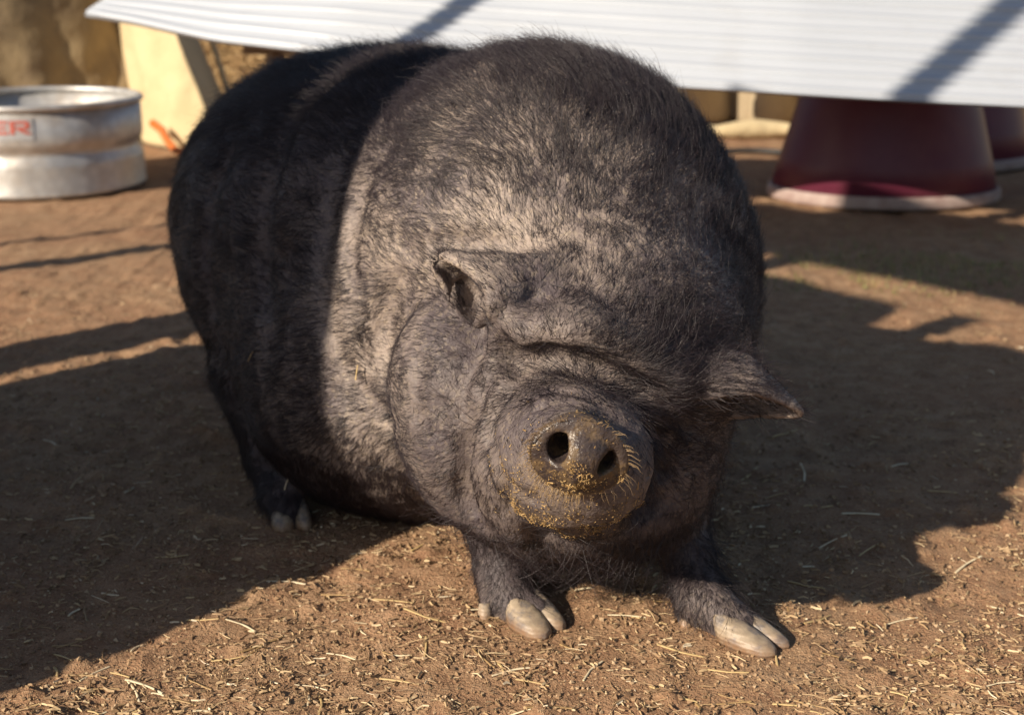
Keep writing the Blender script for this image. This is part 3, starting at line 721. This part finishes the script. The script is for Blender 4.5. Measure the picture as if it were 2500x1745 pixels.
# ------------------------------------------------------------------ white corrugated sheet
mw = NT('white_sheet'); s = mw
s.base(s.mix(s.ramp(s.noise(5, 5, .6), [(.55, 0.0), (.8, .35)]), (.415, .445, .495), (.33, .33, .34))); s.set(Roughness=.38, Metallic=.0); s.bump(s.noise(3, 3), .2, .02)
EDGE = [(205, 30, 4.75), (320, 50, 4.66), (524, 95, 4.50), (800, 131, 4.36), (1200, 172, 4.24), (1600, 205, 4.10), (1950, 228, 4.00), (2500, 258, 3.93), (2900, 282, 3.90)]
E = np.array([at(*e) for e in EDGE]); sl = np.radians([13, 17, 26, 33, 35, 36, 36, 36, 36])
tl = np.concatenate([[0], np.cumsum(np.linalg.norm(np.diff(E, axis=0), axis=1))])
NU, NVv, PIT, WID = 60, 161, .066, .52
SVv = []
for k in range(2):
    for i in range(NU+1):
        q = tl[-1]*i/NU; e = np.array([np.interp(q, tl, E[:, j]) for j in range(3)]); sa_ = np.interp(q, tl, sl)
        back = np.array([.10, math.cos(sa_), math.sin(sa_)]); nrm = np.array([0, -math.sin(sa_), math.cos(sa_)])
        for j in range(NVv):
            t = WID*j/(NVv-1); fr = ((t/PIT+.35) % 1.0); a = -.022*max(0, 1-abs(fr-.5)/.20)+.003*math.cos(2*math.pi*(fr-.5))+.0012*math.sin(q*9+t*30); dent = .010*math.exp(-((q-1.05)/.10)**2-((t-.07)/.05)**2)
            SVv.append(e+back*t+nrm*(a-dent-(.0012 if k else 0)))
SF = []; NN = (NU+1)*NVv
for i in range(NU):
    for j in range(NVv-1):
        a = i*NVv+j; SF.append((a, a+NVv, a+NVv+1, a+1)); SF.append((NN+a, NN+a+1, NN+a+NVv+1, NN+a+NVv))
for j in range(NVv-1):
    for a in (j, NU*NVv+j): SF.append((a, a+1, NN+a+1, NN+a))
for i in range(NU):
    for j in (0, NVv-1): a = i*NVv+j; SF.append((a, a+NVv, NN+a+NVv, NN+a))
tag(mesh_obj('corrugated_sheet', SVv, SF, mw.m), 'long white corrugated metal sheet lying across the maroon huts', 'metal sheet')
mwood = NT('grey_timber'); s = mwood
wv = s.noise(3, 5, .6, dist=2); s.base(s.ramp(wv, [(.3, (.16, .11, .075)), (.7, (.30, .22, .15))])); s.set(Roughness=.85); s.bump(wv, .3, .01)
# a timber trestle carries the sheet's other end behind the pig
tr = empty('trestle', (-.45, 4.62, 0)); tag(tr, 'rough timber trestle propping the white corrugated sheet behind the pig', 'trestle')
mesh_obj('beam', *box_geo((0, 0, .50), (.40, .04, .04), None, .004), mwood.m, tr)
for sx in (-1, 1):
    for sy in (-1, 1):
        v, f = tube_geo([(sx*.34, sy*.16, -.004), (sx*.30, sy*.02, .50)], .026, 4); mesh_obj('leg', v, f, mwood.m, tr, False)

# ------------------------------------------------------------------ canvas covers
mc = NT('canvas'); s = mc
wv = s.noise(500, 2); c = s.mix(s.ramp(s.noise(4, 5, .6), [(.4, 0.0), (.7, .6)]), (.58, .47, .28), (.46, .36, .20))
s.base(c); s.set(Roughness=.9); b1 = s.bump(s.noise(10, 4, .6), .35, .03); s.bump(wv, .2, .001, b1)
mbt = NT('brown_tarp'); s = mbt
s.base(s.ramp(s.noise(6, 5, .6), [(.35, (.19, .135, .075)), (.7, (.30, .22, .115))])); s.set(Roughness=.85); s.bump(s.noise(9, 4, .6), .4, .03)
mcu = NT('curtain_canvas'); s = mcu
s.base(s.ramp(s.noise(5, 5, .6), [(.35, (.40, .32, .21)), (.7, (.32, .25, .155))])); s.set(Roughness=.9); s.bump(s.noise(9, 4, .6), .4, .03)
def drape(name, cols, nz_, label, folds=.0, sub=8, thick=.006, seed=0, cat='canvas', mat='canvas'):
    # cols: list of (bottom point, top point); smooth surface between neighbouring columns
    B_ = np.array([c_[0] for c_ in cols]); T_ = np.array([c_[1] for c_ in cols]); V, F_ = [], []
    n = (len(cols)-1)*sub+1
    for i in range(n):
        q = i/sub; k = min(int(q), len(cols)-2); f = q-k; fs = f*f*(3-2*f)*.5+f*.5
        b = B_[k]+(B_[k+1]-B_[k])*fs; t = T_[k]+(T_[k+1]-T_[k])*fs
        for j in range(nz_+1):
            V.append(b+(t-b)*j/nz_)
    V = np.array(V)
    V[:, 1] += vnoise(V*np.array([1, 1, .35]), .10, seed)*folds+vnoise(V*np.array([1, 1, .6]), .035, seed+1)*folds*.3
    for i in range(n-1):
        for j in range(nz_): a = i*(nz_+1)+j; F_.append((a, a+nz_+1, a+nz_+2, a+1))
    o = mesh_obj(name, V, F_, bpy.data.materials[mat]); mo = o.modifiers.new('thickness', 'SOLIDIFY'); mo.thickness = thick; mo.offset = 0
    return tag(o, label, cat)
def colm(bpx, bpy_, tpx, tpy, Yb, Yt):
    b = at(bpx, bpy_, Yb); b[2] = max(b[2], .004); return (b, at(tpx, tpy, Yt))
drape('brown_tarp', [colm(-700, 400, -700, -40, 5.2, 5.3), colm(-350, 400, -360, -40, 5.35, 5.45), colm(-100, 395, -100, -40, 5.6, 5.75), colm(120, 390, 100, -40, 5.75, 5.92), colm(290, 385, 255, -40, 5.95, 6.15), colm(345, 372, 272, -40, 6.0, 6.2)], 40, 'brown tarpaulin wall standing behind the water tank', .035, 8, seed=84, mat='brown_tarp', cat='tarpaulin')
drape('canvas_cover', [colm(340, 373, 268, -40, 6.03, 6.23), colm(400, 366, 290, -40, 5.80, 6.0), colm(455, 372, 340, -40, 5.66, 5.84), colm(540, 366, 385, -40, 5.60, 5.76), colm(562, 350, 402, -40, 5.78, 5.9), colm(590, 345, 428, -40, 5.90, 6.05)], 40,
      'cream canvas cover hanging in sunlit folds between the brown tarpaulin and the bale', .022, 8, seed=80)
v, f = tube_geo([at(598-i*16.5, 350-i*51, 5.88+i*.015) for i in range(11)], .012, 8)
# the tarp's rolled hem belongs to it
hem = mesh_obj('hem', v, f, mc.m, bpy.data.objects['canvas_cover'])
saw = []; x = .15; k = 0
rr_ = np.random.default_rng(9)
while x < 3.6:
    y0 = 6.35+rr_.normal(0, .03); dx = rr_.uniform(.24, .34)
    saw += [((x, y0, .004), (x+.02, y0+.10, 1.0)), ((x+dx*.5, y0+.22, .004), (x+dx*.47, y0+.30, 1.0)), ((x+dx*.93, y0+.38, .004), (x+dx*.93, y0+.46, 1.0))]
    x += dx
saw = [(np.array(a), np.array(b)) for a, b in saw]
drape('canvas_curtain', saw, 30, 'pale canvas curtain hanging to the ground behind the maroon huts', .02, 6, seed=90, mat='curtain_canvas')
v, f = tube_geo([(x_, 6.22+.05*math.sin(x_*5)+.03*math.sin(x_*13), .028) for x_ in np.linspace(.1, 3.5, 40)], [.035+.012*math.sin(i*1.3) for i in range(40)], 10)
mesh_obj('hem', v, f, mc.m, bpy.data.objects['canvas_curtain'])
v, f = tube_geo([(x_, 5.62+.03*math.sin(x_*9)+.02*math.sin(x_*21), .012) for x_ in np.linspace(.55, 2.6, 40)], .011, 8)
mk = NT('black_rubber'); mk.base((.03, .028, .027)); mk.set(Roughness=.6)
tag(mesh_obj('hose', v, f, mk.m), 'thin black hose lying on the dirt in front of the canvas curtain', 'hose')
mo_ = NT('orange_plastic'); mo_.base((.50, .13, .025)); mo_.set(Roughness=.5)
pts = [at(372, 300, 5.72), at(395, 318, 5.68), at(410, 345, 5.63), at(428, 366, 5.58), at(460, 378, 5.52), at(500, 372, 5.50)]
pts = [np.array([p[0], p[1], max(p[2], .016)]) for p in pts]
v, f = tube_geo(pts, .016, 8); tag(mesh_obj('strap', v, f, mo_.m), 'orange strap hanging from the foot of the canvas cover', 'strap')

# ------------------------------------------------------------------ straw bale behind the sheet
mb = NT('bale_straw'); s = mb
s.base(s.ramp(s.n('NewGeometry').outputs['Random Per Island'], [(0, (.22, .13, .06)), (.5, (.42, .28, .13)), (1, (.62, .46, .25))])); s.set(Roughness=.85)
bale = empty('straw_bale', (-1.05, 7.8, 0)); tag(bale, 'brown straw bale standing behind the pig under the white sheet', 'straw bale')
bv, bf = box_geo((0, 0, .33), (.70, .32, .33), None, .05)
mbb = NT('bale_core'); mbb.base(mbb.ramp(mbb.noise(40, 5, .7), [(.35, (.12, .07, .035)), (.65, (.40, .27, .13))])); mbb.set(Roughness=.95); mbb.bump(mbb.noise(50, 4, .7), 1, .03)
mesh_obj('core', bv, bf, mbb.m, bale)
r = np.random.default_rng(31); Vv, Ff = [], []
for k in range(5200):
    fc = r.random()
    if fc < .72: p = np.array([r.uniform(-.70, .70), -.32, r.uniform(.02, .66)]); n_ = np.array([0, -1.0, 0])
    elif fc < .88: p = np.array([r.uniform(-.7, .7), r.uniform(-.32, .32), .66]); n_ = np.array([0, 0, 1.0])
    else: sx = r.choice([-1, 1]); p = np.array([.70*sx, r.uniform(-.32, .32), r.uniform(.02, .66)]); n_ = np.array([sx*1.0, 0, 0])
    d = r.normal(0, 1, 3); d -= n_*(d@n_)*.75; d /= np.linalg.norm(d); L = r.uniform(.03, .09); sd_ = np.cross(d, n_); sd_ /= np.linalg.norm(sd_)+1e-6; wd = r.uniform(.002, .0045); o = len(Vv); p = p+n_*r.uniform(0, .012)
    Vv += [p-d*L/2-sd_*wd, p-d*L/2+sd_*wd, p-d*L/2+n_*wd, p+d*L/2-sd_*wd, p+d*L/2+sd_*wd, p+d*L/2+n_*wd]; Ff += [(o, o+1, o+4, o+3), (o+1, o+2, o+5, o+4), (o+2, o, o+3, o+5)]
bs = mesh_obj('straw', Vv, Ff, mb.m, bale, False); bs['kind'] = 'stuff'

# ------------------------------------------------------------------ open shed of boards added out of view, shaped to cast the bars of shade
m_, n_ = np.array([math.cos(SUN_AZ), math.sin(SUN_AZ), 0]), np.array([-math.sin(SUN_AZ), math.cos(SUN_AZ), 0])
M0 = -.5
org = m_*M0+n_*1.435
screen = empty('shade_boards', tuple(org)); tag(screen, 'open shed of rough upright boards with tall posts, added unseen to cast shade', 'screen')
RW = np.stack([n_, -m_, np.array([0, 0, 1.0])], 1)
def brd(name, n0, n1, z0, z1, th=.022, off=0.0, tilt=(0, 0), zt=0):    # tilt: sideways lean of the two edges per metre above zt
    v, f = box_geo((0, off, (z0+z1)/2), (1, th/2, (z1-z0)/2), None, 0)
    for q in v:
        side = 0 if q[0] < 0 else 1; q[0] = (n0, n1)[side]-1.435+tilt[side]*(q[2]-zt)
    mesh_obj(name, [RW@q for q in v], f, mwood.m, screen, False)
HB = 1.78
brd('board', 1.435, 1.715, -.02, HB+.01, .022, 0, (.175, 0), .55)
brd('board', 1.712, 1.86, -.02, HB-.02, .022, .001, (.28, 0), 1.38)
for a, b in ((1.836, 2.02), (2.016, 2.21), (2.206, 2.40), (2.396, 2.575), (2.635, 2.84)):
    brd('board', a, b, -.02, HB+random.uniform(-.02, .02), .022, random.uniform(.003, .012))
brd('shade_panel', 1.30, 2.72, HB+.10, 2.38, .025, -.03)  # upper panels added to darken the ground before the huts
brd('shade_panel', 2.70, 2.96, HB+.10, 2.20, .025, -.056)
for a, wd, hh in ((2.34, .09, 3.3), (3.56, .08, 3.3), (3.86, .03, 1.6)):
    brd('post', a-wd/2, a+wd/2, -.02, hh, wd, .085)
brd('rail', 1.64, 3.88, .55, .63, .035, .034)
